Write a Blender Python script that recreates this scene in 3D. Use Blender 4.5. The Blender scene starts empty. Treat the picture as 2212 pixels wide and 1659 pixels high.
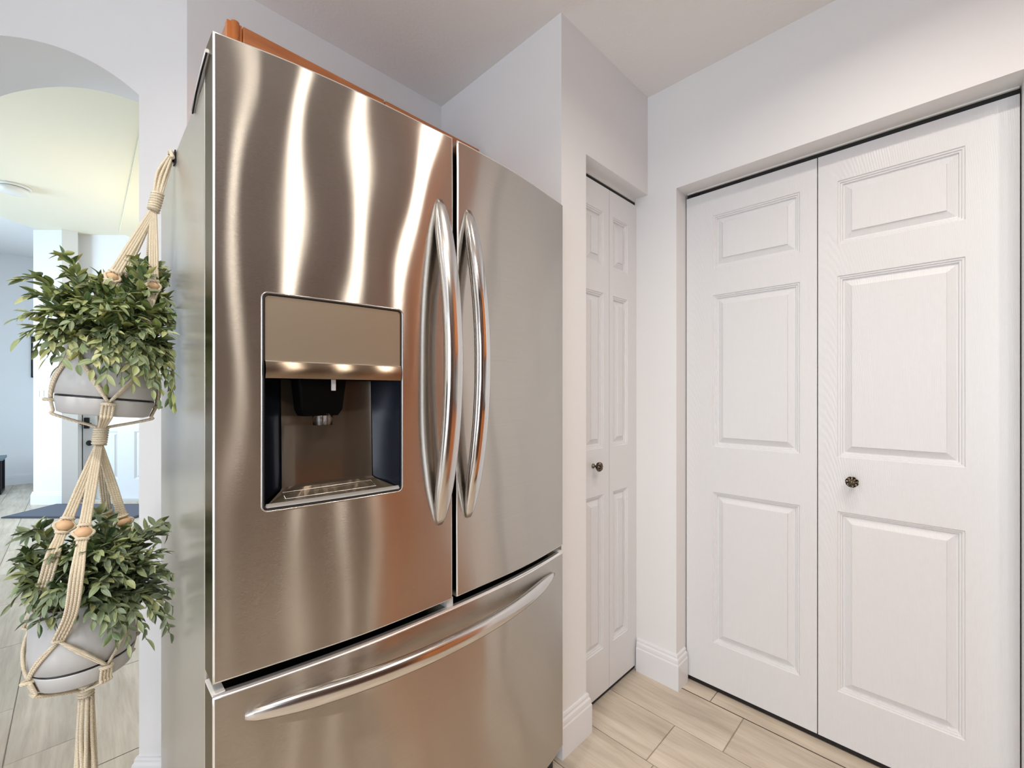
import bpy, bmesh, math, random
from mathutils import Vector, Matrix, Euler, noise

random.seed(11)
SQ = math.sqrt(2.0)
HC = 1.178                       # camera height above the floor
S = bpy.context.scene
COL = S.collection

# ------------------------------------------------------------------ camera
cam_d = bpy.data.cameras.new('camera')
cam = bpy.data.objects.new('camera', cam_d)
COL.objects.link(cam)
cam.location = (0, 0, HC)
cam.rotation_euler = (math.pi/2, 0, -math.pi/4)
cam_d.sensor_width = 36.0
cam_d.lens = 938.0/2212.0*36.0
cam_d.shift_y = 20.5/2212.0
cam_d.clip_start = 0.02
S.camera = cam

# ------------------------------------------------------------------ world, exposure
W = bpy.data.worlds.new('world'); S.world = W
W.use_nodes = True
bg = W.node_tree.nodes['Background']
bg.inputs[0].default_value = (0.72, 0.84, 1.0, 1)
bg.inputs[1].default_value = 2.0
S.view_settings.view_transform = 'Standard'
S.view_settings.look = 'None'
S.view_settings.gamma = 1.0
S.view_settings.use_curve_mapping = False
S.view_settings.exposure = 0.12

def area(name, loc, target, size, power, color, size_y=None, shape=None, spread=None):
    d = bpy.data.lights.new(name, 'AREA')
    d.shape = shape or ('RECTANGLE' if size_y else 'DISK')
    d.size = size
    if size_y: d.size_y = size_y
    d.energy = power; d.color = color
    if spread: d.spread = spread
    o = bpy.data.objects.new(name, d); COL.objects.link(o)
    o.location = loc
    v = Vector(target) - Vector(loc)
    o.rotation_euler = v.to_track_quat('-Z', 'Y').to_euler()
    return o

DAY = (0.83, 0.90, 1.0)
WARM = (1.0, 0.91, 0.80)
area('daylight_kitchen_window', (-2.36, -0.2, 1.25), (0.5, 0.0, 1.85), 2.25, 31.5, DAY, 1.9)
area('rear_fill_light', (-1.62, -1.68, 1.5), (-1.0, 1.0, 2.1), 1.1, 12, DAY, 1.1)  # added fill that lifts the pantry wall and ceiling
area('daylight_den_window', (-3.35, 6.4, 1.5), (-0.5, 5.7, 1.0), 1.6, 85, (0.60, 0.80, 1.0), 1.8, spread=math.radians(115))

# can lights: x, y, watts
CANS = [(-0.30, 0.55, 8), (1.05, 0.06, 4.5), (0.02, -0.5, 1.4), (0.42, -0.5, 4.5), (-0.5, -0.5, 8), (0.82, -0.55, 5), (-1.3, 0.9, 1)]

# ------------------------------------------------------------------ helpers
def nt(name):
    m = bpy.data.materials.new(name); m.use_nodes = True
    n = m.node_tree.nodes; l = m.node_tree.links
    return m, n, l, n['Principled BSDF']

def simple(name, color, rough=0.5, metal=0.0, bump=0.0, bscale=200.0, var=0.0, vscale=3.0, spec=0.5, detail=2.0):
    m, n, l, p = nt(name)
    p.inputs['Base Color'].default_value = (*color, 1)
    p.inputs['Roughness'].default_value = rough
    p.inputs['Metallic'].default_value = metal
    p.inputs['Specular IOR Level'].default_value = spec
    tc = n.new('ShaderNodeTexCoord')
    if var:
        nz = n.new('ShaderNodeTexNoise'); nz.inputs['Scale'].default_value = vscale; nz.inputs['Detail'].default_value = 4
        l.new(tc.outputs['Object'], nz.inputs['Vector'])
        mx = n.new('ShaderNodeMix'); mx.data_type = 'RGBA'
        mx.inputs['A'].default_value = (*[c*(1-var) for c in color], 1)
        mx.inputs['B'].default_value = (*[min(1, c*(1+var)) for c in color], 1)
        l.new(nz.outputs['Fac'], mx.inputs['Factor']); l.new(mx.outputs['Result'], p.inputs['Base Color'])
    if bump:
        nb = n.new('ShaderNodeTexNoise'); nb.inputs['Scale'].default_value = bscale; nb.inputs['Detail'].default_value = detail
        l.new(tc.outputs['Object'], nb.inputs['Vector'])
        b = n.new('ShaderNodeBump'); b.inputs['Strength'].default_value = bump; b.inputs['Distance'].default_value = 0.002
        l.new(nb.outputs['Fac'], b.inputs['Height']); l.new(b.outputs['Normal'], p.inputs['Normal'])
    return m

class MB:
    """collects vertices and faces, then links them as one mesh object"""
    def __init__(self): self.v = []; self.f = []; self.s = []
    def vert(self, p): self.v.append(tuple(p)); return len(self.v)-1
    def face(self, idx, smooth=False): self.f.append(tuple(idx)); self.s.append(smooth)
    def poly(self, pts, smooth=False): self.face([self.vert(p) for p in pts], smooth)
    def box(self, a, b):
        x0, y0, z0 = a; x1, y1, z1 = b
        c = [self.vert(p) for p in ((x0,y0,z0),(x1,y0,z0),(x1,y1,z0),(x0,y1,z0),(x0,y0,z1),(x1,y0,z1),(x1,y1,z1),(x0,y1,z1))]
        for q in ((0,3,2,1),(4,5,6,7),(0,1,5,4),(1,2,6,5),(2,3,7,6),(3,0,4,7)): self.face([c[i] for i in q])
    def prism(self, pts, z0, z1):
        n = len(pts)
        a = [self.vert((x, y, z0)) for x, y in pts]; b = [self.vert((x, y, z1)) for x, y in pts]
        self.face(a[::-1]); self.face(b)
        for i in range(n):
            j = (i+1) % n; self.face((a[i], a[j], b[j], b[i]))
    def grid(self, rows, smooth=True, closed=False):
        ids = [[self.vert(p) for p in r] for r in rows]
        for i in range(len(ids)-1):
            m = len(ids[i])
            for j in range(m if closed else m-1):
                k = (j+1) % m
                self.face((ids[i][j], ids[i][k], ids[i+1][k], ids[i+1][j]), smooth)
        return ids
    def lathe(self, prof, n=40, M=None, cap=True):
        rows = []
        for r, z in prof:
            row = []
            for k in range(n):
                a = 2*math.pi*k/n
                p = Vector((r*math.cos(a), r*math.sin(a), z))
                row.append(M @ p if M else p)
            rows.append(row)
        ids = self.grid(rows, True, True)
        if cap:
            self.face(ids[0][::-1]); self.face(ids[-1])
    def tube(self, pts, r, n=6, rad=None, cap=True):
        pts = [Vector(p) for p in pts]
        rows = []
        t0 = (pts[1]-pts[0]).normalized()
        up = Vector((0,0,1)) if abs(t0.z) < .9 else Vector((1,0,0))
        nx = t0.cross(up).normalized()
        for i, p in enumerate(pts):
            t = (pts[min(i+1, len(pts)-1)] - pts[max(i-1, 0)]).normalized()
            nx = (nx - t*nx.dot(t)).normalized(); ny = t.cross(nx)
            rr = rad[i] if rad else r
            rows.append([p + (nx*math.cos(2*math.pi*k/n) + ny*math.sin(2*math.pi*k/n))*rr for k in range(n)])
        ids = self.grid(rows, True, True)
        if cap: self.face(ids[0]); self.face(ids[-1][::-1])
    def mesh(self, name):
        me = bpy.data.meshes.new(name)
        me.from_pydata(self.v, [], self.f)
        me.polygons.foreach_set('use_smooth', self.s)
        bm = bmesh.new(); bm.from_mesh(me)
        bmesh.ops.recalc_face_normals(bm, faces=bm.faces)
        bm.to_mesh(me); bm.free()
        return me
    def build(self, name, mat, parent=None, loc=None, rot=None, kind=None, label=None, bevel=0):
        me = self.mesh(name)
        if mat: me.materials.append(mat)
        o = bpy.data.objects.new(name, me); COL.objects.link(o)
        if parent: o.parent = parent
        if loc: o.location = loc
        if rot: o.rotation_euler = rot
        if kind: o['kind'] = kind
        if label: o['label'] = label
        if bevel:
            b = o.modifiers.new('bevel', 'BEVEL'); b.width = bevel; b.segments = 2; b.limit_method = 'ANGLE'; b.angle_limit = .6
        return o

def thing(name, label, cat, loc=(0,0,0), rot=None, group=None):
    o = bpy.data.objects.new(name, None); COL.objects.link(o)
    o.location = loc; o.empty_display_size = .05
    if rot: o.rotation_euler = rot
    o['label'] = label; o['category'] = cat
    if group: o['group'] = group
    return o
def tag(o, label, cat, group=None):
    o['label'] = label; o['category'] = cat
    if group: o['group'] = group
    return o
def structure(name, loc=(0,0,0), rot=None):
    o = bpy.data.objects.new(name, None); COL.objects.link(o)
    o.location = loc; o['kind'] = 'structure'; o.empty_display_size = .05
    if rot: o.rotation_euler = rot
    return o

def fr(xc, d, z): return ((xc+d)/SQ, (d-xc)/SQ, z)      # directions across / along the arch wall's normal
def at_y(px, py, Y):                                     # a measured point on the plane y = Y
    r = (px-1106)/938.0; X = Y*(1+r)/(1-r)
    return Vector((X, Y, HC + (850-py)*(X+Y)/(938*SQ)))
def at_d(px, py, d):
    return Vector(fr((px-1106)*d/938.0, d, HC + (850-py)*d/938.0))
def smooth_path(pts, n=6):
    pts = [Vector(p) for p in pts]; out = []
    for i in range(len(pts)-1):
        p0 = pts[max(i-1,0)]; p1 = pts[i]; p2 = pts[i+1]; p3 = pts[min(i+2, len(pts)-1)]
        for k in range(n):
            t = k/n
            out.append(0.5*((2*p1) + (p2-p0)*t + (2*p0-5*p1+4*p2-p3)*t*t + (3*p1-p0-3*p2+p3)*t**3))
    out.append(pts[-1]); return out

# ------------------------------------------------------------------ materials
M = {}
M['wall'] = simple('wall_paint', (0.85, 0.85, 0.855), 0.55, bump=0.12, bscale=160, spec=.3)
M['ceiling'] = simple('ceiling_paint', (0.90, 0.89, 0.88), 0.8, bump=0.35, bscale=90, spec=.2)
M['trim'] = simple('trim_paint', (0.82, 0.825, 0.845), 0.35, spec=.4)
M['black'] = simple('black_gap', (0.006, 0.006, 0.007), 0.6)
M['blackplastic'] = simple('black_plastic', (0.010, 0.010, 0.012), 0.25)
M['blackmetal'] = simple('black_metal', (0.012, 0.012, 0.016), 0.4, 0.6)
M['grout'] = simple('grout', (0.36, 0.32, 0.27), 0.85)
M['pot'] = simple('pot_glaze', (0.60, 0.60, 0.595), 0.5, var=.04, vscale=8)
M['soil'] = simple('soil', (0.05, 0.037, 0.025), 0.95, bump=.8, bscale=150)
M['bead'] = simple('bead_wood', (0.72, 0.47, 0.27), 0.45, var=.12, vscale=60)
M['stem'] = simple('stem', (0.20, 0.22, 0.08), 0.6)
M['chrome'] = simple('chrome', (0.72, 0.71, 0.70), 0.10, 1.0)
M['handle'] = simple('handle_steel', (0.70, 0.68, 0.66), 0.19, 1.0, var=.05, vscale=8)
M['sidegrey'] = simple('side_panel_paint', (0.51, 0.485, 0.43), 0.25, 0.4, bump=.03, bscale=12, var=.05, vscale=4)
M['greyplastic'] = simple('grey_plastic', (0.55, 0.54, 0.53), 0.4)
M['white_plastic'] = simple('white_plastic', (0.82, 0.82, 0.80), 0.4)
M['bronze'] = simple('dark_bronze', (0.15, 0.12, 0.085), 0.2, 1.0, var=.5, vscale=200)
M['counter'] = simple('granite', (0.10, 0.085, 0.075), 0.2, var=.5, vscale=80)
M['benchtop'] = simple('bench_top', (0.16, 0.22, 0.25), 0.5, var=.15, vscale=20)

def door_mat():
    m, n, l, p = nt('door_paint')
    p.inputs['Base Color'].default_value = (0.77, 0.775, 0.79, 1); p.inputs['Roughness'].default_value = 0.30
    p.inputs['Specular IOR Level'].default_value = .45
    tc = n.new('ShaderNodeTexCoord'); mp = n.new('ShaderNodeMapping')
    mp.inputs['Scale'].default_value = (14, 14, 1.6)
    l.new(tc.outputs['Object'], mp.inputs['Vector'])
    wv = n.new('ShaderNodeTexWave'); wv.wave_type = 'RINGS'; wv.rings_direction = 'SPHERICAL'
    wv.inputs['Scale'].default_value = 6.0; wv.inputs['Distortion'].default_value = 3.0; wv.inputs['Detail'].default_value = 2
    l.new(mp.outputs['Vector'], wv.inputs['Vector'])
    b = n.new('ShaderNodeBump'); b.inputs['Strength'].default_value = .20; b.inputs['Distance'].default_value = 0.0014
    l.new(wv.outputs['Fac'], b.inputs['Height']); l.new(b.outputs['Normal'], p.inputs['Normal'])
    return m
M['door'] = door_mat()

def steel_mat(name='brushed_steel', color=(0.56, 0.525, 0.48), rough=0.25, aniso=.81, tangent=(1,0,0), haze=.15, groove=.5):
    """two lobes: a tight one and a long smear across the horizontal brush lines"""
    m, n, l, p = nt(name)
    out = n['Material Output']
    n.remove(p)
    g1 = n.new('ShaderNodeBsdfAnisotropic'); g2 = n.new('ShaderNodeBsdfAnisotropic'); ms = n.new('ShaderNodeMixShader'); ms.inputs['Fac'].default_value = haze
    l.new(g1.outputs[0], ms.inputs[1]); l.new(g2.outputs[0], ms.inputs[2]); l.new(ms.outputs[0], out.inputs['Surface'])
    t = n.new('ShaderNodeCombineXYZ')
    for i in range(3): t.inputs[i].default_value = tangent[i]
    tc = n.new('ShaderNodeTexCoord')
    nz = n.new('ShaderNodeTexNoise'); nz.inputs['Scale'].default_value = 5.0; nz.inputs['Detail'].default_value = 2; nz.inputs['Roughness'].default_value = .5
    l.new(tc.outputs['Object'], nz.inputs['Vector'])
    mp = n.new('ShaderNodeMapping'); mp.inputs['Scale'].default_value = (3, 3, 900)
    l.new(tc.outputs['Object'], mp.inputs['Vector'])
    br = n.new('ShaderNodeTexNoise'); br.inputs['Scale'].default_value = 1.0; br.inputs['Detail'].default_value = 2
    l.new(mp.outputs['Vector'], br.inputs['Vector'])
    mx = n.new('ShaderNodeMix'); mx.data_type = 'RGBA'
    mx.inputs['A'].default_value = (*[c*.92 for c in color], 1); mx.inputs['B'].default_value = (*[min(1,c*1.07) for c in color], 1)
    l.new(br.outputs['Fac'], mx.inputs['Factor'])
    ge = n.new('ShaderNodeNewGeometry'); mp3 = n.new('ShaderNodeMapping'); mp3.inputs['Scale'].default_value = (260, 260, 9000)
    l.new(tc.outputs['Object'], mp3.inputs['Vector'])
    ns = n.new('ShaderNodeTexNoise'); ns.inputs['Scale'].default_value = 1.0; ns.inputs['Detail'].default_value = 1
    l.new(mp3.outputs['Vector'], ns.inputs['Vector'])
    m1 = n.new('ShaderNodeMath'); m1.operation = 'MULTIPLY_ADD'; m1.inputs[1].default_value = groove; m1.inputs[2].default_value = -.5*groove
    l.new(ns.outputs['Fac'], m1.inputs[0])
    cz = n.new('ShaderNodeCombineXYZ'); l.new(m1.outputs[0], cz.inputs[2])
    av = n.new('ShaderNodeVectorMath'); av.operation = 'ADD'; l.new(ge.outputs['Normal'], av.inputs[0]); l.new(cz.outputs[0], av.inputs[1])
    nv = n.new('ShaderNodeVectorMath'); nv.operation = 'NORMALIZE'; l.new(av.outputs[0], nv.inputs[0])
    for q, r, a in ((g1, rough, aniso), (g2, rough+.12, aniso)):
        q.distribution = 'BECKMANN'; q.inputs['Anisotropy'].default_value = a
        l.new(nv.outputs[0], q.inputs['Normal'])
        l.new(t.outputs[0], q.inputs['Tangent']); l.new(mx.outputs['Result'], q.inputs['Color'])
        mr = n.new('ShaderNodeMapRange'); mr.inputs['From Min'].default_value = .3; mr.inputs['From Max'].default_value = .7
        mr.inputs['To Min'].default_value = r-.015; mr.inputs['To Max'].default_value = r+.02
        l.new(nz.outputs['Fac'], mr.inputs['Value']); l.new(mr.outputs['Result'], q.inputs['Roughness'])
    return m
M['steel'] = steel_mat()
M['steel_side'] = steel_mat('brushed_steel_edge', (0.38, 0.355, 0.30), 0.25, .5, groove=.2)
M['edge'] = simple('bright_steel_edge', (0.9, 0.89, 0.87), 0.35, 0.9)
M['taupe'] = simple('taupe_panel', (0.37, 0.305, 0.225), 0.36, 0.55, var=.04, vscale=6)
M['cavity'] = simple('cavity_plastic', (0.115, 0.09, 0.065), 0.16, 0.55)
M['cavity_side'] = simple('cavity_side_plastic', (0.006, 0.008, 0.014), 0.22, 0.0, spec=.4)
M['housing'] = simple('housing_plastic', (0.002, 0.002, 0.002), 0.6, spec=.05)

def glass_mat():
    m, n, l, p = nt('clear_plastic')
    p.inputs['Base Color'].default_value = (1, .97, .93, 1); p.inputs['Roughness'].default_value = .05
    p.inputs['Transmission Weight'].default_value = 1.0; p.inputs['IOR'].default_value = 1.45
    return m
M['clear'] = glass_mat()

def wood_mat(name, c0, c1, scale, rough=.35):
    m, n, l, p = nt(name)
    tc = n.new('ShaderNodeTexCoord'); mp = n.new('ShaderNodeMapping'); mp.inputs['Scale'].default_value = scale
    l.new(tc.outputs['Object'], mp.inputs['Vector'])
    nz = n.new('ShaderNodeTexNoise'); nz.inputs['Scale'].default_value = 1; nz.inputs['Detail'].default_value = 6; nz.inputs['Distortion'].default_value = .6
    l.new(mp.outputs['Vector'], nz.inputs['Vector'])
    cr = n.new('ShaderNodeValToRGB'); cr.color_ramp.elements[0].position = .3; cr.color_ramp.elements[1].position = .7
    cr.color_ramp.elements[0].color = (*c0, 1); cr.color_ramp.elements[1].color = (*c1, 1)
    l.new(nz.outputs['Fac'], cr.inputs['Fac']); l.new(cr.outputs['Color'], p.inputs['Base Color'])
    p.inputs['Roughness'].default_value = rough
    return m
M['cherry'] = wood_mat('cherry_wood', (0.46, 0.15, 0.05), (0.62, 0.23, 0.085), (6, 6, 40), .3)
M['cherry_shaded'] = wood_mat('shaded_cherry_wood', (0.05, 0.022, 0.014), (0.085, 0.036, 0.022), (30, 30, 4), .4)  # same cherry with the shade of the rear side put into its colour
M['cherry_v'] = wood_mat('cherry_wood_upright', (0.66, 0.20, 0.05), (0.80, 0.30, 0.09), (30, 30, 4), .35)

def plank_mat():
    m, n, l, p = nt('wood_look_tile')
    tc = n.new('ShaderNodeTexCoord'); oi = n.new('ShaderNodeObjectInfo')
    ad = n.new('ShaderNodeVectorMath'); ad.operation = 'ADD'
    sc = n.new('ShaderNodeVectorMath'); sc.operation = 'SCALE'; sc.inputs['Scale'].default_value = 37.0
    cx = n.new('ShaderNodeCombineXYZ')
    for i in range(3): l.new(oi.outputs['Random'], cx.inputs[i])
    l.new(cx.outputs[0], sc.inputs[0]); l.new(tc.outputs['Object'], ad.inputs[0]); l.new(sc.outputs[0], ad.inputs[1])
    mp = n.new('ShaderNodeMapping'); mp.inputs['Scale'].default_value = (38, 3.0, 10)
    l.new(ad.outputs[0], mp.inputs['Vector'])
    nz = n.new('ShaderNodeTexNoise'); nz.inputs['Scale'].default_value = 1; nz.inputs['Detail'].default_value = 7; nz.inputs['Roughness'].default_value = .65; nz.inputs['Distortion'].default_value = .5
    l.new(mp.outputs['Vector'], nz.inputs['Vector'])
    cr = n.new('ShaderNodeValToRGB')
    e = cr.color_ramp.elements
    e[0].position = .28; e[0].color = (0.47, 0.39, 0.305, 1); e[1].position = .72; e[1].color = (0.70, 0.62, 0.515, 1)
    mid = e.new(.5); mid.color = (0.60, 0.52, 0.42, 1)
    l.new(nz.outputs['Fac'], cr.inputs['Fac'])
    mp2 = n.new('ShaderNodeMapping'); mp2.inputs['Scale'].default_value = (9, 2.0, 10)
    l.new(ad.outputs[0], mp2.inputs['Vector'])
    n2 = n.new('ShaderNodeTexNoise'); n2.inputs['Scale'].default_value = 1; n2.inputs['Detail'].default_value = 3
    l.new(mp2.outputs['Vector'], n2.inputs['Vector'])
    mr = n.new('ShaderNodeMapRange'); mr.inputs['From Min'].default_value = .3; mr.inputs['From Max'].default_value = .7; mr.inputs['To Min'].default_value = .82; mr.inputs['To Max'].default_value = 1.12
    l.new(n2.outputs['Fac'], mr.inputs['Value'])
    ml = n.new('ShaderNodeMix'); ml.data_type = 'RGBA'; ml.blend_type = 'MULTIPLY'; ml.inputs['Factor'].default_value = 1
    l.new(cr.outputs['Color'], ml.inputs['A']); l.new(mr.outputs['Result'], ml.inputs['B'])
    l.new(ml.outputs['Result'], p.inputs['Base Color'])
    p.inputs['Roughness'].default_value = .42
    b = n.new('ShaderNodeBump'); b.inputs['Strength'].default_value = .15; b.inputs['Distance'].default_value = .001
    l.new(nz.outputs['Fac'], b.inputs['Height']); l.new(b.outputs['Normal'], p.inputs['Normal'])
    return m
M['plank'] = plank_mat()

def rope_mat():
    m, n, l, p = nt('cotton_cord')
    tc = n.new('ShaderNodeTexCoord')
    wv = n.new('ShaderNodeTexWave'); wv.bands_direction = 'DIAGONAL'; wv.inputs['Scale'].default_value = 210; wv.inputs['Distortion'].default_value = .6
    l.new(tc.outputs['Object'], wv.inputs['Vector'])
    mx = n.new('ShaderNodeMix'); mx.data_type = 'RGBA'
    mx.inputs['A'].default_value = (0.76, 0.63, 0.45, 1); mx.inputs['B'].default_value = (0.93, 0.85, 0.69, 1)
    l.new(wv.outputs['Fac'], mx.inputs['Factor']); l.new(mx.outputs['Result'], p.inputs['Base Color'])
    p.inputs['Roughness'].default_value = .9; p.inputs['Specular IOR Level'].default_value = .1
    b = n.new('ShaderNodeBump'); b.inputs['Strength'].default_value = .6; b.inputs['Distance'].default_value = .0015
    l.new(wv.outputs['Fac'], b.inputs['Height']); l.new(b.outputs['Normal'], p.inputs['Normal'])
    return m
M['rope'] = rope_mat()

def leaf_mat(name, stops):
    m, n, l, p = nt(name)
    oi = n.new('ShaderNodeObjectInfo')
    at = n.new('ShaderNodeAttribute'); at.attribute_name = 'margin'
    rnd = n.new('ShaderNodeAttribute'); rnd.attribute_name = 'tone'
    ad = n.new('ShaderNodeMath'); ad.operation = 'ADD'
    l.new(oi.outputs['Random'], ad.inputs[0]); l.new(rnd.outputs['Fac'], ad.inputs[1])
    fc = n.new('ShaderNodeMath'); fc.operation = 'FRACT'; l.new(ad.outputs[0], fc.inputs[0])
    cr = n.new('ShaderNodeValToRGB')
    e = cr.color_ramp.elements
    e[0].position = stops[0][0]; e[0].color = (*stops[0][1], 1); e[1].position = stops[-1][0]; e[1].color = (*stops[-1][1], 1)
    for q, c in stops[1:-1]:
        x = e.new(q); x.color = (*c, 1)
    l.new(fc.outputs[0], cr.inputs['Fac'])
    ge = n.new('ShaderNodeNewGeometry')
    mx = n.new('ShaderNodeMix'); mx.data_type = 'RGBA'; mx.inputs['B'].default_value = (0.50, 0.55, 0.34, 1)
    mm = n.new('ShaderNodeMath'); mm.operation = 'MULTIPLY'; mm.inputs[1].default_value = .34
    l.new(at.outputs['Fac'], mm.inputs[0]); l.new(mm.outputs[0], mx.inputs['Factor'])
    l.new(cr.outputs['Color'], mx.inputs['A'])
    # the underside of the cloth leaf is paler
    m2 = n.new('ShaderNodeMix'); m2.data_type = 'RGBA'; m2.inputs['B'].default_value = (0.40, 0.46, 0.30, 1)
    mb = n.new('ShaderNodeMath'); mb.operation = 'MULTIPLY'; mb.inputs[1].default_value = .35
    l.new(ge.outputs['Backfacing'], mb.inputs[0]); l.new(mb.outputs[0], m2.inputs['Factor'])
    l.new(mx.outputs['Result'], m2.inputs['A']); l.new(m2.outputs['Result'], p.inputs['Base Color'])
    p.inputs['Roughness'].default_value = .42
    return m
M['leaf_up'] = leaf_mat('leaf_variegated', [(0, (.035, .085, .025)), (.3, (.09, .16, .045)), (.55, (.20, .27, .065)), (.82, (.38, .42, .12)), (1, (.56, .54, .20))])
M['leaf_low'] = leaf_mat('leaf_green', [(0, (.018, .055, .022)), (.35, (.05, .11, .04)), (.65, (.11, .185, .055)), (.88, (.22, .27, .07)), (1, (.36, .36, .10))])

def emit_mat(name, color, strength):
    m, n, l, p = nt(name)
    p.inputs['Base Color'].default_value = (*color, 1)
    p.inputs['Emission Color'].default_value = (*color, 1); p.inputs['Emission Strength'].default_value = strength
    return m
M['lens'] = emit_mat('lamp_lens', (1.0, .93, .82), 2.5)

# ------------------------------------------------------------------ the shell
CEIL = HC + 1.240
FCEIL = HC + 1.736
FRONT = 0.885         # face of the wall with the narrow bifold
RIGHT = 1.690         # face of the closet wall
BACK = 1.543          # wall behind the refrigerator
OPEN_H = HC + 0.832   # head of both closet openings
def wall(name, mb, mat=None):
    return mb.build(name, mat or M['wall'], kind='structure')

# floor: a grout bed with wood-look tiles laid along y
fb = MB(); fb.prism([(-3.6, -3.1), (2.45, -3.1), (2.45, 8.6), (-3.6, 8.6)], -.06, -.004)
floor = fb.build('floor', M['grout'], kind='structure')
PW, PL, GAP = .2085, .62, .003
known = {0: .52, -1: .682, -7: 1.90, -8: 2.108}
def plank_mesh():
    b = MB(); x, y = (PW-GAP)/2, (PL-GAP)/2; c = .0015
    lo = [(-x,-y,-.008),(x,-y,-.008),(x,y,-.008),(-x,y,-.008)]; mi = [(a,d,-c) for a,d,_ in lo]; hi = [(a-math.copysign(c,a), d-math.copysign(c,d), 0) for a,d,_ in lo]
    b.grid([lo, mi, hi], False, True); b.poly(hi); return b.mesh('plank')
pm = plank_mesh(); pm.materials.append(M['plank'])
planks = []
rest = MB()
for k in range(-25, 5):
    off = known.get(k, random.random()*PL) % PL
    x = 1.50 + (k+.5)*PW
    for j in range(-6, 15):
        y = off + (j+.5)*PL
        if y < -3.1 or y > 8.4 or x < -3.5 or x > 2.35: continue
        s = x+y; d = s/SQ
        vis = 9
        if d > .3:
            px = 1106 + 938*(x-y)/s; py = 850 + HC*938*SQ/s
            hidden = (x > .1 and y > .84 and x < 1.1) or (470 < px < 1180) or (x > 1.8) or (y > 1.0 and x > .55)
            if -160 < px < 2300 and py < 1900 and not hidden: vis = d
        planks.append((vis, x, y))
planks.sort()
for i, (vis, x, y) in enumerate(planks):
    if vis < 9 and i < 290:
        o = bpy.data.objects.new('plank', pm); COL.objects.link(o); o.parent = floor; o.location = (x, y, 0)
    else:
        hx, hy = (PW-GAP)/2, (PL-GAP)/2
        rest.poly([(x-hx,y-hy,0),(x+hx,y-hy,0),(x+hx,y+hy,0),(x-hx,y+hy,0)])
rest.build('planking', M['plank'], floor, kind='stuff')

# ceilings
b = MB(); b.prism([(-2.4,-1.7),(1.85,-1.7),(1.85,1.70),(.16,1.70),(-2.4,4.26)], CEIL, CEIL+.1)
b.build('ceiling', M['ceiling'], kind='structure')
b = MB(); b.prism([fr(-8.5,1.30,0)[:2], fr(-5.03,1.30,0)[:2], fr(-5.03,9.5,0)[:2], fr(-8.5,9.5,0)[:2]], FCEIL+.05, FCEIL+.15)
b.build('ceiling_den', M['ceiling'], kind='structure')
b = MB(); b.prism([fr(-5.03,1.30,0)[:2], fr(-.2,1.30,0)[:2], fr(-.2,5.2,0)[:2], fr(-5.03,5.2,0)[:2]], FCEIL, FCEIL+.15)
b.build('ceiling_entry', simple('warm_lit_ceiling_paint', (0.85, 0.81, 0.68), .8, bump=.3, bscale=90, spec=.2), kind='structure')  # warm lamp light put into the ceiling colour
b = MB()
c0 = fr(-4.154, 4.595, 0); c1 = fr(-4.154, 4.76, 0)
b.prism([c0[:2], c1[:2], (c1[0]+.6, c1[1]), (c0[0]+.5, 2.2), (c0[0]-.035, 2.2)], HC+1.70, FCEIL)
b.build('trim_entry_soffit', simple('warm_lit_soffit_paint', (0.86, 0.80, 0.62), .7), kind='structure')  # yellow light on the soffit painted into its colour

# wall behind the refrigerator, meeting the arch wall
b = MB(); b.prism([(.222, BACK), (1.115, BACK), (1.115, BACK+.13), (.15, BACK+.13)], 0, FCEIL)
wall('wall_back', b)
# wall between refrigerator alcove and the pantry, with the pantry header
b = MB()
b.box((1.112, FRONT, 0), (1.249, BACK+.13, FCEIL))
wall('wall_alcove', b)
b = MB()
b.box((1.249, FRONT, OPEN_H), (RIGHT, FRONT+.11, CEIL))
wall('wall_pantry', b)
b = MB()
b.box((RIGHT, .762, 0), (RIGHT+.115, 1.67, CEIL)); 
b.box((RIGHT, -.142, OPEN_H-.012), (RIGHT+.115, .762, CEIL))
b.box((RIGHT, -1.7, 0), (RIGHT+.115, -.142, CEIL))
wall('wall_right', b)
b = MB(); b.box((1.249, 1.60, 0), (2.3, 1.67, CEIL)); b.box((2.3, -.3, 0), (2.36, 1.67, CEIL)); b.box((1.805, -.3, 0), (2.3, -.24, CEIL)); b.box((1.8,-.3,CEIL),(2.36,1.67,CEIL+.05))
wall('wall_closet', b)
b = MB(); wx0, wx1, wz0, wz1 = -2.18, -1.06, .93, 2.07
b.box((-2.52, -1.8, 0), (wx0, -1.7, CEIL)); b.box((wx1, -1.8, 0), (1.805, -1.7, CEIL)); b.box((wx0, -1.8, 0), (wx1, -1.7, wz0)); b.box((wx0, -1.8, wz1), (wx1, -1.7, CEIL)); wall('wall_rear', b)
w2 = structure('fill_window'); fm = MB()  # window added to go with the rear fill light
fm.box((wx0,-1.79,wz0),(wx0+.05,-1.73,wz1)); fm.box((wx1-.05,-1.79,wz0),(wx1,-1.73,wz1)); fm.box((wx0+.05,-1.79,wz0),(wx1-.05,-1.73,wz0+.05)); fm.box((wx0+.05,-1.79,wz1-.05),(wx1-.05,-1.73,wz1))
fm.build('frame', M['trim'], w2)
gm = MB(); gm.box((wx0+.05,-1.763,wz0+.05),(wx1-.05,-1.757,wz1-.05)); gm.build('pane', M['clear'], w2)
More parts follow.
